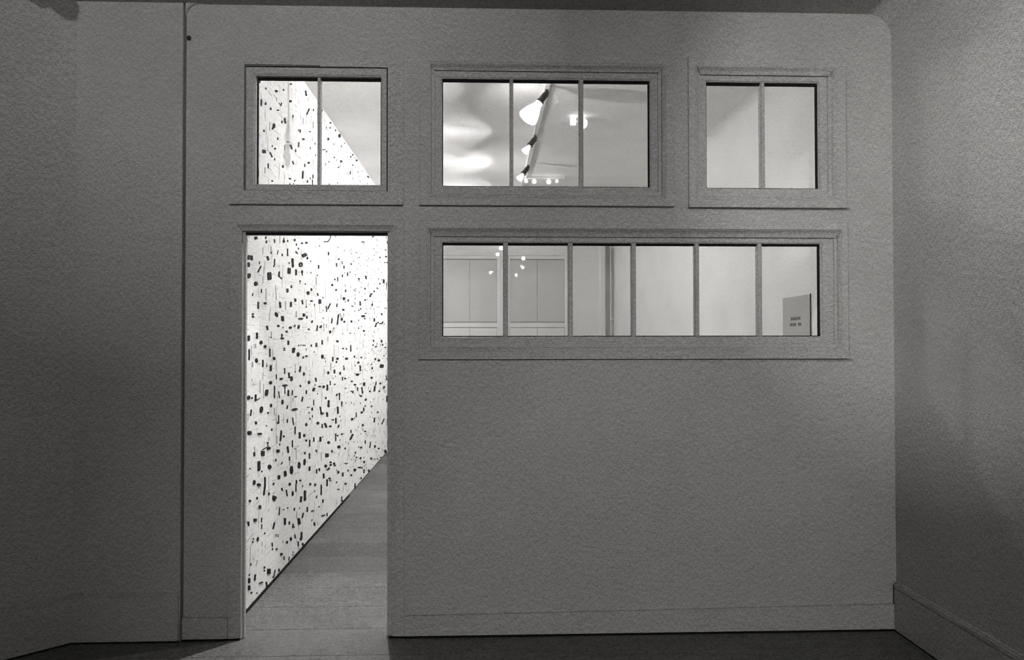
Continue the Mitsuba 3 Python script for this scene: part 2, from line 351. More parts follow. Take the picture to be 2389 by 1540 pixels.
# notice board on the gallery's right wall
sign = thing('notice_board', 'grey notice sheet with two lines of lettering, seen through the last ribbon pane', 'sign')
put('panel', box(RX - 0.005, RX - 0.0005, 5.06, 5.53, 1.24, 1.838), 'sign_paint', sign)
put('edge_strip', box(RX - 0.007, RX - 0.0005, 5.054, 5.06, 1.24, 1.842), 'black_plastic', sign)
rs = np.random.default_rng(5)
def scribble(y_left, y_right, z, h, n, breaks):
    """Lettering too small to read: a row of short upright and level strokes."""
    out, ys = [], np.linspace(y_left, y_right, n + 1)
    for i in range(n):
        if i in breaks:
            continue
        a, b = sorted((ys[i] + (ys[i + 1] - ys[i]) * 0.12, ys[i + 1] - (ys[i + 1] - ys[i]) * 0.12))
        st = (b - a) * 0.3
        out += [box(RX - 0.0058, RX - 0.0045, a, a + st, z, z + h), box(RX - 0.0058, RX - 0.0045, b - st, b, z, z + h)]
        k = rs.integers(3)
        out.append(box(RX - 0.0058, RX - 0.0045, a, b, z + h * (0.78, 0.4, 0.0)[k], z + h * (1.0, 0.6, 0.22)[k]))
    return cat(*out)
put('lettering', scribble(5.385, 5.215, 1.672, 0.022, 6, ()), 'ink', sign)
put('lettering', scribble(5.400, 5.205, 1.630, 0.022, 7, (4,)), 'ink', sign)

# ---------------------------------------------------------------- artwork on the gallery's left wall
MARKS = (
    "d54510,6310,462,-77,0,313,60;s48790,19370,403,54,-65,226,60;r47130,11160,314,-47,108,201,60;b58590,3720,348,-65,0,399,56;v50160,5220,499,-100,0,188,60;s46710,7830,256,-28,0,289,49;"
    "r52800,6340,327,-43,-46,229,56;d44560,19020,346,43,0,155,60;r56710,6290,392,-60,0,258,60;b54660,20800,278,38,-69,321,47;b44720,14500,144,0,0,325,30;s47490,8470,349,-58,0,153,60;"
    "g50390,18410,120,6,-99,496,21;s48270,12110,292,-26,96,174,56;s48930,910,339,-102,0,165,60;r57010,20920,597,69,0,186,60;r58430,6250,361,-52,0,256,56;b47890,6140,182,-34,113,266,34;"
    "b51680,9030,197,-23,117,354,34;s58150,21740,671,144,-240,88,60;s53680,20150,357,30,0,203,59;b48020,6640,183,-39,0,306,34;b44620,15450,206,0,0,151,43;d49000,7410,426,-64,0,145,60;"
    "d45930,18670,326,19,0,129,60;b50100,12020,147,-14,0,414,26;b64420,3040,261,-46,0,441,37;d49700,29070,284,71,0,165,52;b71500,17320,320,8,313,500,41;b52810,3130,255,-58,0,234,45;"
    "s56770,2210,347,-64,-149,262,57;d50460,17020,320,33,-197,155,60;d56330,14340,437,0,0,164,60;b57600,27650,242,51,69,309,38;d50970,8130,415,-59,0,117,60;g48090,18160,108,6,0,385,20;"
    "d44630,12060,280,-17,0,125,58;d55360,10460,828,-32,-61,91,60;d54440,12670,341,-14,0,184,57;d46120,14140,253,0,-29,145,51;b46000,11940,175,-10,0,205,35;d45780,7020,253,-45,0,141,51;"
    "d47030,15200,291,0,0,129,56;d52660,12310,800,-35,-14,69,60;g50870,2660,562,-160,0,102,60;b46220,15610,186,0,0,185,38;b47460,13930,162,0,0,225,32;b50060,3480,176,-53,187,173,33;"
    "b56910,8440,278,-31,0,234,43;d46710,6710,410,-91,0,93,60;b71560,8990,394,-26,-100,332,51;g47660,12220,84,-4,0,445,16;b46680,19600,136,-10,358,233,29;s52000,16800,312,7,-53,164,55;"
    "g46930,12540,91,-5,0,385,18;b57350,3690,266,-57,84,205,44;g55910,7250,126,-20,-75,450,21;s47500,26880,323,72,0,106,60;b53540,7860,220,-23,-94,245,38;d59450,18990,444,31,-25,150,60;"
    "d48790,8600,421,-44,0,107,60;s66690,5570,663,-92,0,153,60;s102070,12120,1769,-103,444,204,60;d49140,12680,307,-16,0,113,59;s63630,18560,457,28,0,186,60;"
    "d64740,14030,473,-14,0,186,60;g50720,8900,153,-15,0,282,29;b49210,13590,220,0,0,186,42;d54900,4590,278,-58,0,186,47;b46430,17410,150,0,0,215,29;b66800,3200,300,-58,0,301,41;"
    "b78960,5640,434,-92,886,190,56;b57580,1040,260,-58,0,222,41;b46030,1410,163,-53,66,165,33;d51230,6380,299,-57,0,150,54;b55650,20230,250,19,0,217,40;b49000,14560,146,0,0,270,28;"
    "b60140,7440,222,-31,0,270,34;b51380,17690,215,17,-72,194,39;b67330,10000,369,-37,104,222,51;d72060,34450,621,177,0,195,60;s44900,10010,248,-31,0,109,52;"
    "d52050,11230,255,-23,0,174,45;s44520,20060,196,25,0,137,40;s45090,20100,208,25,-27,137,41;s44520,19650,196,12,0,137,40;s44890,1580,196,-61,0,137,41;b56960,13260,231,-16,134,215,38;"
    "b53610,11730,215,-9,0,222,36;b66790,11340,323,-18,0,259,44;s44900,1170,196,-61,0,133,41;b46510,30910,177,59,0,165,34;b54210,17860,247,21,0,186,41;b53770,12940,230,-4,-83,200,38;"
    "d46560,3520,207,-54,69,120,40;b46900,29690,162,54,0,211,31;b95410,9550,673,-46,271,334,60;d72170,5540,681,-22,-391,185,60;b45090,11150,140,-14,88,178,28;"
    "d49980,14180,271,-14,0,113,50;d86370,18140,1498,49,0,131,60;g52820,17710,131,6,0,318,22;d87140,10550,875,-42,0,234,60;d54420,1540,297,-77,-23,140,52;b53270,21370,161,14,0,258,28;"
    "b67450,18350,241,-12,596,295,35;b85770,9930,410,-12,-353,401,45;d47910,14960,295,0,0,97,55;d55070,14740,417,0,0,112,60;g45930,14990,186,0,-27,137,37;b51400,4110,133,-37,91,247,24;"
    "b66120,8180,343,-11,-391,232,50;b64070,7260,340,-41,0,203,49;g48780,28760,110,27,0,272,20;d49290,11220,245,-12,0,121,45;g55800,17240,224,9,0,231,37;b46310,25240,153,36,0,198,31;"
    "b49090,27060,150,53,-271,100,30;s44820,10050,333,-42,0,73,60;b54790,8090,168,-21,0,246,29;d74540,19430,690,31,0,162,60;b52470,30200,204,61,-102,163,35;"
    "b54960,9640,151,-7,-150,280,26;g68320,13110,235,-6,0,360,32;b55860,4800,165,-32,0,270,26;b70610,6620,254,-32,0,360,33;b50250,380,124,-45,187,208,24;b64150,9670,249,-13,-212,275,36;"
    "b60090,6470,222,-31,0,222,34;d82590,11810,1247,-45,0,131,60;b48460,260,169,-47,-83,182,32;d46870,9740,489,-54,0,57,60;g56190,2780,148,-34,0,294,24;b59260,32870,190,38,470,389,32;"
    "g61110,32360,217,65,0,268,33;d56480,16330,308,-10,152,159,51;b58520,34030,225,79,-133,160,35;d57400,790,371,-86,0,116,60;d51910,1170,313,-85,0,97,55;s45980,4780,275,-65,0,85,55;"
    "g45390,13910,142,0,0,165,28;b70630,8120,341,-33,0,264,44;b78390,14620,318,0,-43,344,37;s45900,21360,253,57,-99,68,54;g58890,18150,160,6,0,329,25;g48860,16790,101,5,0,265,18;"
    "g64490,5770,172,-25,0,371,24;b44730,4860,163,-34,-57,142,34;d80990,1960,844,-125,0,167,60;b48390,16110,181,16,-72,132,35;b60130,5490,279,-39,0,164,43;d58070,17260,380,14,0,136,58;"
    "d66200,4730,504,-84,0,136,60;b55540,9010,175,-21,0,222,29;b107390,7440,659,-49,0,444,56;b53280,4950,159,-27,-148,251,28;b51080,19690,183,13,48,190,32;"
    "b57660,11010,221,-25,145,172,36;b54170,28850,205,68,-213,111,36;g62350,20150,157,15,-51,357,23;s46970,5330,221,-49,0,105,43;b84400,12400,445,-15,-33,297,48;"
    "d67410,6560,586,-79,-17,119,60;d57460,20430,295,22,0,138,47;b103890,23440,990,78,0,266,60;b45790,8660,175,-21,-24,121,35;b65390,4030,336,-51,-79,219,47;"
    "b51120,10210,134,-13,0,234,24;b103350,4710,502,-81,1435,241,49;g47640,19590,96,5,0,245,18;g62280,20150,157,10,0,343,23;d59800,12150,355,-25,0,141,54;d105800,420,1255,-165,0,242,60;"
    "d58160,12860,306,-11,0,136,47;g49170,21040,114,11,0,258,21;d57110,16950,761,28,0,68,60;b66750,9040,355,-33,-89,207,48;d47870,17610,295,16,0,77,55;d55470,18230,274,11,0,131,45;"
    "r52230,22000,270,25,0,116,47;d54040,5410,294,-49,0,116,49;s48440,20440,186,39,-135,117,37;d54050,16240,345,50,-175,76,60;g50160,10750,127,-13,0,222,24;b72400,10160,274,-19,0,296,34;"
    "b91820,3130,428,-66,350,320,43;d46080,10470,197,-23,0,101,40;g49300,15700,114,0,0,205,21;s53540,15180,222,0,0,145,38;b68710,17120,272,2,135,233,36;b62710,16370,224,3,92,233,33;"
    "b69170,13730,299,-8,0,209,39;b56580,640,192,-54,0,179,32;s61480,11500,344,-58,244,102,56;d44970,6110,208,-49,-19,74,41;g47410,20790,91,10,0,225,18;g47410,18990,91,5,0,225,18;"
    "b52690,11990,116,-10,0,270,20;b56300,29570,187,47,70,203,30;g52390,28350,159,36,0,185,28;b57620,18190,204,23,-136,161,33;b95300,5720,573,-60,190,271,54;b59430,2510,222,-46,0,203,34;"
    "b57960,2390,200,-66,203,144,33;d51930,15480,456,0,0,68,60;d64670,9320,715,-103,100,68,60;d51680,12790,403,11,-69,74,60;d73450,17410,481,22,0,162,60;d64010,16500,255,-62,471,114,52;"
    "d63060,8690,442,-41,0,113,60;d58980,8990,343,-37,0,125,54;b55540,8890,175,-14,0,186,29;d58310,8260,306,-33,0,136,47;b74130,2670,404,-63,0,187,49;b52600,13290,146,0,0,198,25;"
    "b50540,12980,127,-6,0,165,24;b81200,260,343,-64,0,297,38;g47770,25780,121,25,0,198,23;d50940,16290,257,12,0,85,46;d67160,12600,456,-25,0,136,60;d65260,11500,417,-25,0,119,59;"
    "d64130,34450,341,103,-20,140,49;g65330,16460,177,0,-41,328,24;g51290,21980,97,13,0,282,17;b54720,11680,168,-14,0,174,28;d54010,2750,207,-54,0,136,36;d50230,31480,261,37,146,114,60;"
    "d48110,21420,173,29,0,105,34;d104280,9190,858,-87,639,181,60;d61900,820,299,-77,0,126,44;d57970,260,260,-67,0,126,41;b48450,26210,137,29,0,166,26;b47940,8700,62,-33,545,14,20;"
    "b66340,18080,193,9,-139,254,26;d51930,26970,217,49,0,121,38;d59500,28990,362,87,0,96,55;d53870,31960,320,107,0,89,53;g47530,13160,79,-4,0,225,15;b62670,4860,245,-38,0,181,36;"
    "d71370,13730,601,-14,0,102,60;g55550,13430,126,0,0,234,21;b51220,11770,109,0,-149,237,19;d67920,16140,441,0,0,136,58;d99280,12930,1266,15,-302,154,60;d63680,4830,318,-58,0,141,46;"
    "b49980,21720,139,26,-76,124,26;b49720,2360,133,-35,-27,137,26;b64640,15220,261,0,0,200,37;b55980,5210,199,-31,0,150,32;b61610,7540,230,-31,0,175,35;b88270,22620,507,60,-375,170,55;"
    "d75990,13630,806,-17,0,110,60;b69930,12600,359,-18,0,168,47;d49960,6170,173,-46,109,80,33;b61540,10470,177,-11,0,231,26;d71870,3260,492,-82,0,130,60;g46380,2160,85,-29,109,150,17;"
    "d79330,7410,749,-73,-14,124,60;d60990,10000,289,-29,0,136,44;d67930,16140,416,11,0,119,55;d62130,3880,339,-66,0,102,50;d53380,1580,252,-66,0,102,43;b63160,21360,245,31,0,145,36;"
    "d72860,32250,569,142,0,119,60;d71310,15320,546,-53,255,79,60;b47320,4470,114,-25,0,145,22;b47380,4060,114,-32,0,145,22;d59170,21630,288,31,0,107,45;d95730,2420,818,-109,0,178,60;"
    "g57690,31690,148,38,0,231,23;d47990,21670,167,6,87,99,34;s54930,14570,310,0,0,83,53;d55220,22480,264,15,105,106,45;b62270,12230,243,-8,-102,166,35;d58790,22750,380,54,0,78,59;"
    "d85520,7530,881,-75,-13,117,60;d57720,30340,417,108,0,70,60;b50000,20430,140,10,44,154,26;b51420,19500,104,40,-371,71,27;b64750,8270,239,-21,0,175,34;b54000,7180,168,-21,0,150,28;"
    "d88060,3960,442,-56,-25,225,46;b55650,1400,174,-36,-87,169,29;d86200,6050,636,-74,0,153,60;d52040,5430,172,-14,-158,147,32;d48960,29940,180,54,0,96,33;d60570,19330,279,19,0,125,43;"
    "g56870,19590,233,18,0,114,38;d60600,18440,434,-3,117,72,60;d68120,7880,603,-63,0,80,60;d60380,4250,317,-55,0,108,49;b58960,11450,233,-17,0,141,36;b48900,5750,158,-25,0,101,30;"
    "b51360,280,175,-50,0,101,32;d50990,9970,271,-26,0,78,49;d67340,9720,489,-40,0,104,60;d47840,29920,187,59,-17,85,35;b84300,19460,442,23,-132,212,48;b53330,10790,173,-25,104,119,30;"
    "d58580,6900,242,-36,-19,112,39;g45850,8940,81,-10,0,165,17;b87130,800,435,-70,0,234,45;d67530,4290,309,-84,314,52,48;b54700,27870,170,56,-191,80,29;b59030,17120,233,8,0,116,36;"
    "b47110,18320,126,7,0,115,25;b62330,12230,215,0,-99,163,32;b73540,9480,337,-23,0,168,42;d51940,7180,146,-39,231,59,30;b65100,1990,261,-54,0,147,37;d83100,13070,684,-12,0,124,60;"
    "d92850,11000,879,-38,0,152,60;d69830,4370,453,-70,0,110,60;d54330,19100,215,18,0,107,36;d60850,16830,253,-13,183,123,41;d91640,20710,792,47,0,146,60;g66410,16620,229,6,0,175,31;"
    "d68800,20300,391,31,0,123,53;d96000,13170,790,-49,299,141,60;d58970,7790,288,-41,0,92,45;d45400,16710,219,0,0,61,43;d85110,3740,829,-112,0,110,60;b50750,21080,105,10,105,171,19;"
    "d62130,3890,299,-58,-16,113,44;d51670,29890,178,49,0,96,31;d56740,30690,211,57,0,134,34;d90760,260,558,-92,0,186,56;b81870,7600,308,-29,0,243,35;d66920,32780,383,103,0,119,51;"
    "d65270,760,816,-140,-36,58,60;b70800,22280,288,28,0,174,37;d71090,10420,334,-55,294,102,47;d55100,2220,395,-95,0,59,60;d93740,28060,781,108,0,160,60;d88340,8720,683,-43,0,146,60;"
    "d87210,1850,659,-96,0,131,60;b76490,21950,299,25,0,187,36;b66100,23790,1007,140,0,43,60;b55850,21650,138,43,-323,60,29;b49910,20160,138,-1,151,133,26;b67160,22890,253,35,0,147,35;"
    "b53350,9840,161,-14,0,126,28;b86890,7730,435,-35,0,210,45;d80910,10820,749,-42,0,102,60;d75610,1520,590,-140,179,54,60;b73700,450,222,-40,0,232,28;d47490,28140,187,49,0,74,35;"
    "d55410,28900,181,43,0,121,30;d63730,11600,515,-31,0,68,60;d57950,14090,239,-9,76,96,39;d101830,15370,793,0,0,194,60;g54030,6850,106,-18,0,198,18;d81710,34450,590,94,337,181,60;"
    "d58920,14180,380,0,0,64,59;d84900,9370,865,-60,0,95,60;d67830,3400,522,-99,-11,74,60;d84050,1740,1146,-181,0,74,60;d49430,28840,180,54,0,96,33;b71380,21030,240,23,0,200,30;"
    "g73090,19500,251,17,0,225,31;g67050,15510,205,0,0,200,28;b52650,700,131,-34,-25,150,22;b53980,300,129,-40,100,122,23;d107840,29160,734,93,0,223,60;b95030,17980,568,23,0,205,54;"
    "b71930,7470,303,-50,267,114,41;b61020,28260,191,45,0,156,29;d46380,5980,175,-41,0,83,35;b51860,15680,183,0,0,102,32;b72680,12340,350,-8,0,136,45;d55050,2380,200,-50,0,102,34;"
    "d68910,5590,316,-42,0,136,43;d78720,17350,491,10,0,131,56;d47980,1430,183,-48,0,73,34;g65820,30340,312,71,0,126,44;d86020,26370,1338,154,0,66,60;b47880,31470,125,61,-154,30,26;"
    "b51440,30990,143,33,137,154,28;d59100,27470,210,43,0,134,32;d57100,12020,233,-18,0,92,38;d53240,18830,297,26,0,64,51;d53240,18700,297,26,-11,64,51;d53070,15950,297,13,0,64,51;"
    "d92500,21000,1001,57,0,106,60;d57140,5120,348,-65,0,64,55;b55420,3380,192,-38,0,107,32;b74550,22450,316,28,0,155,39;b71020,18600,259,7,90,171,34;b73870,11770,280,-13,0,168,35;"
    "b82680,10260,356,-19,0,189,39;b96620,10130,479,-39,336,208,46;b46530,11820,46,-28,351,34,20;d100600,9920,834,-41,0,152,60;d92590,1420,686,-109,0,152,60;d45350,740,154,-48,0,69,32;"
    "d86870,16510,766,12,0,114,60;b68090,11660,217,-11,0,184,29;d89850,34450,380,129,-741,-23,50;d70580,19980,359,27,0,102,47;d76860,19370,431,27,0,131,51;d51850,21040,169,15,0,102,29;"
    "d55330,16380,185,-12,110,98,31;d79730,10130,399,-23,0,153,45;b67310,24080,163,0,514,208,27;d45370,16850,208,12,0,53,41;d74200,18340,572,13,0,95,60;d101150,17690,1735,41,-7,81,60;"
    "d50010,27680,207,59,0,76,37;d83330,22050,647,57,0,102,60;d50750,1810,230,-55,0,57,41;b45340,17990,104,-2,85,99,21;d54630,31150,174,51,0,102,29;d50660,28500,152,36,0,102,27;"
    "d93280,12130,591,-17,-15,146,58;d53790,26550,312,38,58,62,57;b47280,730,367,-81,-39,40,60;b62870,19090,217,26,-141,106,33;b62680,2810,217,-53,141,89,33;d50660,30370,262,87,0,48,47;"
    "b66860,470,229,-51,0,149,32;d96180,17270,753,20,0,134,60;d49480,9680,193,-19,0,73,35;d57430,22540,278,31,0,80,44;d74790,17210,473,10,0,102,57;d84720,2630,611,-84,0,114,60;"
    "d62000,730,278,-63,-13,91,41;d66990,4290,538,-90,0,57,60;g48310,13830,96,-5,0,115,18;d52420,8900,241,-33,0,64,43;d61250,2010,567,-94,-53,56,60;b74690,12690,323,-14,0,130,39;"
    "d54000,33200,223,42,127,97,43;b93310,19760,545,31,0,146,53;d85150,370,445,-84,0,131,48;b77880,32280,298,67,-18,165,35;d62430,14940,392,-12,0,63,57;d59700,16210,279,10,0,80,43;"
    "d91410,9480,673,-49,0,114,60;d73780,260,424,-87,0,91,53;d106180,26990,868,94,0,146,60;d78540,23150,449,45,0,110,52;d78910,1780,449,-72,0,110,53;d47960,1240,162,-45,0,61,32;"
    "d73580,6560,453,-51,0,85,56;d87720,20030,524,25,0,117,54;d80610,13740,433,-8,0,117,50;d94470,15420,608,0,-13,130,58;d75380,4960,383,-50,0,104,47;d81370,3710,450,-58,0,117,50;"
    "d61860,910,258,-58,0,91,38;b78660,6220,318,-38,0,136,37;b78660,6230,318,-38,0,153,37;b58240,28500,178,45,0,119,27;b62550,6510,221,-19,-86,117,33;d65050,31390,778,206,0,37,60;"
    "d63950,32130,224,61,0,110,32;g56710,290,131,-30,0,126,21;g76790,31980,229,51,0,204,27;d70200,4150,535,-80,0,65,60;d52020,32150,197,63,0,70,35;d49350,25450,197,39,0,53,36;"
    "b75410,20230,318,11,117,123,39;d87640,21300,566,36,0,114,58;d70830,13430,359,-9,0,91,47;d99650,8980,751,-46,0,125,60;d69340,8330,376,-39,0,74,50;d99180,1710,810,-111,0,116,60;"
    "d77030,2560,400,-67,0,97,48;d55640,11350,462,-37,0,35,60;d71810,22920,354,89,-236,36,55;d72340,10460,442,-31,0,78,55;s68340,4480,391,-62,0,68,52;d94870,21480,568,38,0,130,54;"
    "d48040,3490,137,-49,84,39,27;d96510,14700,897,0,0,99,60;b73740,21540,280,25,0,123,35;d75940,3430,888,-151,0,46,60;b46680,19980,103,11,0,85,20;d102800,14910,603,0,0,152,54;"
    "b66190,10480,300,-17,0,91,41;d44930,1890,133,-42,0,57,28;d85030,13570,571,-10,0,98,60;d92900,7590,706,-60,-10,98,60;d79340,34450,455,107,0,84,53;d60230,9310,230,-23,0,73,34;"
    "d70050,11440,412,-31,0,63,53;b101950,18940,596,21,-13,143,53;b60620,14960,210,0,0,91,32;d71070,2470,288,-49,0,91,37;d68100,3190,470,-87,0,52,60;d87850,5180,726,-81,0,82,60;"
    "d48560,8970,208,-22,0,49,39;d96770,17550,641,17,-11,116,60;s62390,15100,258,0,-11,74,39;d75290,11730,383,-25,0,95,47;d67830,34450,420,122,0,63,56;d49910,260,202,-58,-9,45,36;"
    "b57560,20260,136,15,-17,102,22;b68030,24480,187,30,0,136,25;b73570,22770,219,33,-130,136,28;s44540,10040,81,-10,0,85,17;b48630,8830,96,-10,0,102,18;d100010,22810,575,49,0,134,52;"
    "d52490,14810,226,0,0,49,40;d52490,14690,237,0,0,49,40;d79070,11270,526,-31,0,74,60;d71510,6670,422,-51,0,65,55;s68270,4720,381,-62,-8,65,52;d59850,31490,286,79,0,51,44;"
    "d102710,17880,547,19,0,143,48;d56870,19700,216,17,0,59,35;d100070,26210,689,76,-10,108,60;d48320,13750,158,0,0,49,30;d49770,2080,166,-42,0,59,31;d45570,3610,133,-33,0,49,28;"
    "d107430,26310,726,69,0,116,60;d44950,7950,123,-23,0,53,26;d55190,26710,153,32,0,76,26;d74140,14640,395,0,0,72,49;d79290,18930,673,26,0,53,60;d87530,17910,435,14,0,114,46;"
    "d105810,27860,947,113,0,90,60;d67730,33990,252,75,0,80,34;d59640,10260,453,-6,-37,31,60;d82110,3110,564,-83,0,66,60;d53270,28970,206,63,0,42,35;d45680,3760,130,-31,0,49,26;"
    "d70010,20890,333,33,0,72,43;s62400,14940,266,-8,0,63,39;d105690,14540,787,0,0,108,60;d70200,34450,244,67,0,86,32;b49200,20870,133,14,0,53,26;d63620,1830,232,-49,0,74,33;"
    "b52280,22170,126,17,0,78,22;d84560,18880,530,27,-8,74,56;d78190,33960,322,77,0,91,37;d71540,31380,345,82,0,70,44;d97800,22070,847,9,220,82,60;d71990,1670,639,-122,0,40,60;"
    "d58870,17900,222,15,0,54,33;d75950,14590,360,-8,0,81,43;d53560,3870,176,-38,-9,54,30;d56540,14990,182,0,0,59,29;d46460,360,126,-42,0,49,24;d98440,6380,661,-59,0,90,60;"
    "d55530,13110,159,-6,0,64,26;d81070,260,476,-90,0,59,54;d64120,33540,248,75,0,61,36;d69670,31850,244,55,0,84,31;d66220,31520,202,35,116,111,30;d101370,260,990,-155,0,64,60;"
    "d48290,10050,133,-14,0,45,25;d94060,14900,505,0,0,99,49;d104250,13450,617,-7,0,99,54;d98490,17760,614,15,0,90,56;d49260,15520,146,0,0,49,28;d78740,10270,391,-23,0,74,45;"
    "d85690,1410,460,-77,0,74,49;d57910,14990,172,0,0,68,27;d79370,33390,419,90,-7,67,48;d88180,18530,533,25,0,66,54;d92670,12600,583,-17,0,81,57;d73070,33720,237,59,0,102,29;"
    "d81690,24670,563,73,0,52,60;d75620,10760,422,-18,-7,53,50;d88010,8050,575,-54,0,66,59;d77880,22270,344,35,0,74,41;d83430,18680,393,14,0,74,43;d57260,15010,182,-7,0,57,30;"
    "d58490,14990,196,0,0,57,30;d74540,12950,316,-7,0,65,39;d98240,510,554,-84,0,90,51;d55090,260,168,-42,0,49,29;d83250,16750,363,6,0,81,39;d78070,16150,384,8,0,66,44;"
    "d55080,450,192,-46,0,44,31;d67210,30880,245,61,0,55,34;d83570,24390,400,49,0,66,44;d73540,9220,337,-31,0,53,42;d52500,4000,176,-38,0,39,30;d95540,880,568,-84,0,72,54;"
    "d105180,26090,514,57,0,98,45;d83390,21860,400,35,0,59,43;d74750,34450,280,73,0,56,34"
)
art = thing('wall_artwork', 'white wall artwork peppered with small black pieces, running from doorway to transom', 'wall art')
put('sheet', box(GX - 0.0195, GX, PY + PT + 0.002, FAR - 0.002, 0.010, GALLERY_CEILING - 0.003), 'artwork_paper', art)
put('base_strip', box(GX - 0.019, GX + 0.012, PY + PT + 0.002, 7.73, 0.0005, 0.0095), 'strip_and_shade_black', art)

def piece_outline(kind, rnd):
    """Points in the unit frame (a, b), each from -1 to 1."""
    if kind == 's':
        return [(-1, -0.86), (-0.8, -1), (0.8, -1), (1, -0.86), (1, 0.86), (0.8, 1), (-0.8, 1), (-1, 0.86)]
    if kind in 'bg':
        return [(-1, -0.8), (-0.45, -1), (0.45, -1), (1, -0.8), (0.82, 0), (1, 0.8), (0.45, 1), (-0.45, 1), (-1, 0.8), (-0.82, 0)]
    if kind == 'v':
        return [(-1, -0.1), (-0.8, 1), (1, 0.45), (0.95, 0.1), (0.1, -1), (-0.5, -0.8)]
    n = 10
    return [((0.88 + 0.16 * rnd.random()) * math.cos(2 * math.pi * k / n), (0.88 + 0.16 * rnd.random()) * math.sin(2 * math.pi * k / n)) for k in range(n)]

def piece(kind, y, z, a, b, p, rnd):
    pts = np.array(piece_outline(kind, rnd))
    def place(q):
        return np.array([y, z]) + q[:, :1] * a + q[:, 1:] * b
    base, top = place(pts), place(pts * (0.86 if kind != 'g' else 0.9))
    n = len(pts)
    if kind == 'r':
        rings = [(place(pts), -0.001), (place(pts * 0.94), p), (place(pts * np.array([0.5, 0.62])), p), (place(pts * np.array([0.45, 0.58])), -0.001)]
        v = np.vstack([np.column_stack([np.full(n, GX + h), r[:, 0], r[:, 1]]) for r, h in rings])
        f = []
        for i in range(3):
            for k in range(n):
                l = (k + 1) % n
                f += [[i * n + k, i * n + l, i * n + n + l], [i * n + k, i * n + n + l, i * n + n + k]]
        return trimesh.Trimesh(v, f, process=False)
    v = np.vstack([np.column_stack([np.full(n, GX - 0.001), base]), np.column_stack([np.full(n, GX + p * 0.7), base]), np.column_stack([np.full(n, GX + p), top])])
    f = []
    for i in range(2):
        for k in range(n):
            l = (k + 1) % n
            f += [[i * n + k, i * n + l, i * n + n + l], [i * n + k, i * n + n + l, i * n + n + k]]
    f += [[2 * n, 2 * n + k, 2 * n + k + 1] for k in range(1, n - 1)]
    return trimesh.Trimesh(v, f, process=False)

rnd = random.Random(11)
small, dashes, spots, count = [], [], [], 0
for m in ''.join(MARKS).split(';'):
    kind = m[0]
    y, z, ay, az, by, bz, p = (float(q) / 1e4 for q in m[1:].split(','))
    spots.append((y, z))
    mesh = piece(kind, y, z, np.array([ay, az]), np.array([by, bz]), 0.0012 if kind == 'g' else p, rnd)
    if kind == 'g':
        dashes.append(mesh)
    elif count < 298:
        put('black_piece', mesh, 'black_piece_paint', art)
        count += 1
    else:
        small.append(mesh)
# the finer scatter between them, evenly over the whole wall
taken = np.array(spots)
for i in range(2600):
    y, z = rnd.uniform(PY + PT + 0.05, FAR - 0.05), rnd.uniform(0.04, GALLERY_CEILING - 0.03)
    seen = (4.2 < y < 10.6) and (z < 1.517 + 0.145 * y or 1.517 + 0.204 * y < z)       # where the pieces above were set one by one
    tall = rnd.random() < 0.6
    w, h = (rnd.uniform(0.006, 0.014), rnd.uniform(0.03, 0.13)) if tall else (rnd.uniform(0.012, 0.035), rnd.uniform(0.012, 0.03))
    u = rnd.random()
    if seen and (u < (0.62 if y < 8 else 0.35) or np.min(np.hypot(*(taken - [y, z]).T)) < 0.05):
        continue
    lean = rnd.uniform(-0.15, 0.15) * h
    if seen:
        if u < (0.86 if y < 8 else 0.6):
            dashes.append(piece('g', y, z, np.array([w / 3, 0]), np.array([lean / 2, h / 2]), 0.0012, rnd))
        else:
            small.append(piece('d', y, z, np.array([rnd.uniform(0.006, 0.014), 0]), np.array([0, rnd.uniform(0.005, 0.010)]), 0.004, rnd))
    else:
        (dashes if u < 0.5 else small).append(piece('g' if u < 0.5 else ('b' if tall else 'd'), y, z, np.array([w / 2, 0]), np.array([lean / 2, h / 2]), 0.0012 if u < 0.5 else 0.006, rnd))
labels[put('small_piece', cat(*small), 'black_piece_paint', art)] = {'kind': 'stuff', 'label': 'smaller black pieces scattered between the large ones'}
labels[put('grey_dash', cat(*dashes), 'grey_dash_paint', art)] = {'kind': 'stuff', 'label': 'thin grey dashes'}

# ---------------------------------------------------------------- lamps
bulb_shape = lathe([(0.0, 0.0), (0.016, 0.0), (0.019, 0.018), (0.034, 0.048), (0.043, 0.075), (0.045, 0.088), (0.038, 0.098), (0.020, 0.104), (0.0, 0.106)], 20)
socket_shape = lathe([(0.0, -0.075), (0.020, -0.075), (0.024, -0.06), (0.024, -0.01), (0.030, 0.004), (0.030, 0.012), (0.017, 0.012), (0.0, 0.012)], 16)
def spotlight(x, y, ceiling, target,  label, group, radiance, size=0.8, drop=0.055):
    t = thing('track_spotlight', label, 'spotlight', group)
    pivot = np.array([x, y, ceiling - drop])
    d = np.asarray(target, float) - pivot
    d /= np.linalg.norm(d)
    put('stem', cat(rod((x, y, ceiling - 0.031), (x, y, ceiling - drop + 0.005), 0.010, 10), trimesh.creation.icosphere(subdivisions=1, radius=0.017).apply_translation(pivot)), 'black_plastic', t, smooth=40)
    c = pivot + d * 0.080
    put('socket', aim(socket_shape, c, d), 'black_plastic', t, smooth=40)
    put('bulb', aim(bulb_shape.copy().apply_scale(size), c + d * 0.013, d), 'white_enamel', t, smooth=40, emitter=glow(radiance))
    return c + d * (0.02 + 0.13 * size), d

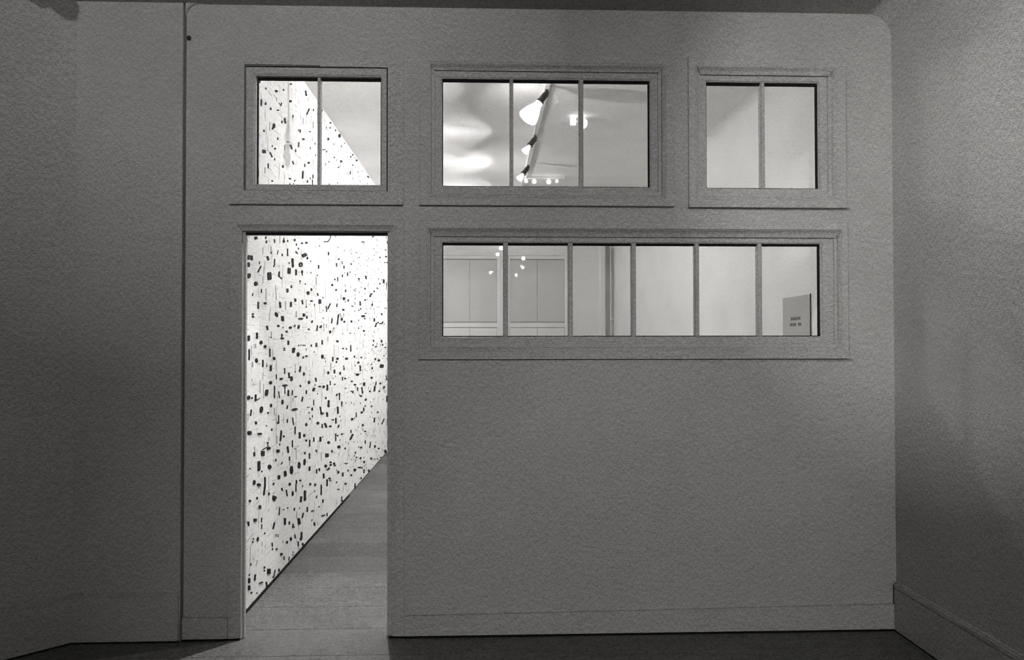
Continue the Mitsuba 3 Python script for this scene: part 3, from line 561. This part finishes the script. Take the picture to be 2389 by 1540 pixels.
rail = thing('track_rail', 'white lighting track along the ceiling of the lit room', 'lighting track')
put('channel', box(GALLERY_TRACK_X - 0.018, GALLERY_TRACK_X + 0.018, 4.5, 11.8, GALLERY_CEILING - 0.031, GALLERY_CEILING - 0.0005), 'white_enamel', rail)
ordinal = ['nearest the partition, above its transoms', 'largest in the middle transom, enlarged to stand for its glare', 'second down in the middle transom', 'third down in the middle transom',
           'fourth down, behind the transom sill', 'furthest, by the far wall']
for (y, aim_z, power), o in zip(GALLERY_HEADS, ordinal):
    org, d = spotlight(GALLERY_TRACK_X, y, GALLERY_CEILING, (GX, y - 0.05, 1.0), 'black track spotlight with a white bulb, ' + o, None, 6.0, 1.7 if y == 5.85 else 0.8)  # one bulb is oversized, its glare built into the shape
    spot(f'gallery_lamp_{round(y * 100)}', org, (GX, y - 0.05, aim_z), power, 70, 20)
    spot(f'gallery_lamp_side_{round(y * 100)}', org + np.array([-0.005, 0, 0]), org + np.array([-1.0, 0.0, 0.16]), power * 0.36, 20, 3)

cross = thing('track_rail', 'short white cross rail of small globes low in the middle transom', 'lighting track')
put('channel', box(0.43, 0.95, 9.035, 9.065, GALLERY_CEILING - 0.03, GALLERY_CEILING - 0.0005), 'white_enamel', cross)
for i, (x, r) in enumerate(((0.498, 0.022), (0.593, 0.026), (0.764, 0.028), (0.860, 0.020))):
    g = thing('globe_bulb', ('first', 'second', 'third', 'fourth')[i] + ' small white globe from the left on the short cross rail', 'bulb')
    s = trimesh.creation.icosphere(subdivisions=2, radius=r)
    s.apply_translation([x, 9.05, GALLERY_CEILING - 0.03 - r - 0.008])
    put('globe', s, 'white_enamel', g, smooth=True, emitter=glow(4.0))
    put('cap', rod((x, 9.05, GALLERY_CEILING - 0.0305), (x, 9.05, GALLERY_CEILING - 0.03 - 0.012), 0.012, 10), 'white_enamel', g)

twin = thing('ceiling_lamp', 'small white lamp with a square box and oval head behind a transom mullion', 'lamp')
put('box', box(0.748, 0.795, 6.60, 6.65, GALLERY_CEILING - 0.075, GALLERY_CEILING - 0.0005), 'white_enamel', twin, emitter=glow(1.2))
put('arm', rod((0.79, 6.625, GALLERY_CEILING - 0.045), (0.83, 6.625, GALLERY_CEILING - 0.048), 0.006, 8), 'white_enamel', twin)
head = trimesh.creation.icosphere(subdivisions=2, radius=1.0)
head.apply_scale([0.040, 0.040, 0.049])
head.apply_translation([0.858, 6.625, GALLERY_CEILING - 0.062])
put('head', head, 'white_enamel', twin, smooth=True, emitter=glow(1.6))

unseen_rail = thing('track_rail', 'unseen white lighting track added on the gallery ceiling behind the post beside the doorway transom', 'lighting track')
sr = box(-0.018, 0.018, -0.45, 5.75, GALLERY_CEILING - 0.031, GALLERY_CEILING - 0.0005)
sr.apply_transform(trimesh.transformations.rotation_matrix(math.atan2(0.24, 2.6), [0, 0, 1]))
sr.apply_translation([-0.50, 5.20, 0])
put('channel', sr, 'white_enamel', unseen_rail)
for i, (x, y, target, power, cut, beam) in enumerate(UNSEEN_HEADS):  # all but the first are fill lamps added out of sight
    org, d = spotlight(x, y, GALLERY_CEILING, target, 'unseen track spotlight behind the post beside the doorway transom, ' + ('nearest', 'second', 'third', 'furthest')[i] + ' of four', None, 3.0, 0.8, 0.055 if i == 0 else 0.38)
    spot(f'unseen_lamp_{i}', org, org + d, power, cut, beam)

front_rail = thing('track_rail', 'lighting track along the front room ceiling, right row behind the viewpoint', 'lighting track')
put('channel', box(0.682, 0.718, -10.8, -5.3, FRONT_CEILING - 0.031, FRONT_CEILING - 0.0005), 'white_enamel', front_rail)
front_rail = thing('track_rail', 'lighting track along the front room ceiling, left row behind the viewpoint', 'lighting track')
put('channel', box(0.262, 0.298, -10.8, -4.2, FRONT_CEILING - 0.031, FRONT_CEILING - 0.0005), 'white_enamel', front_rail)
FRONT_NAMES = ['whose glint is topmost in the first ribbon pane', 'whose glint is topmost in the second ribbon pane', 'whose glint is the middle one in the second ribbon pane', 'whose glint is lowest in the second ribbon pane',
               'whose glint is the middle one in the first ribbon pane', 'whose glint is lowest in the first ribbon pane', 'added unseen at the left to brighten the right wall', 'added unseen at the right to brighten the partition']
for i, (x, y, target, power, cut, beam) in enumerate(FRONT_HEADS):
    org, d = spotlight(x, y, FRONT_CEILING, target, 'front room track spotlight ' + FRONT_NAMES[i], 'front room track spotlights', 26.0, 0.8, 0.20 if i < 2 else 0.115 if i < 6 else 0.055)
    spot(f'front_lamp_{i}', org, org + d, power, cut, beam)

# ---------------------------------------------------------------- small things
nail = thing('wall_nail', 'small black nail at the top of the joint between pier and partition', 'nail')
put('head', aim(lathe([(0.0, 0.0), (0.010, 0.0), (0.012, 0.006), (0.008, 0.012), (0.0, 0.013)], 14), (-1.520, PY - 0.006, 3.091), (0, -1, 0)), 'black_plastic', nail, smooth=40)
put('shank', rod((-1.520, PY + 0.01, 3.091), (-1.520, PY - 0.007, 3.091), 0.003, 8), 'black_plastic', nail)
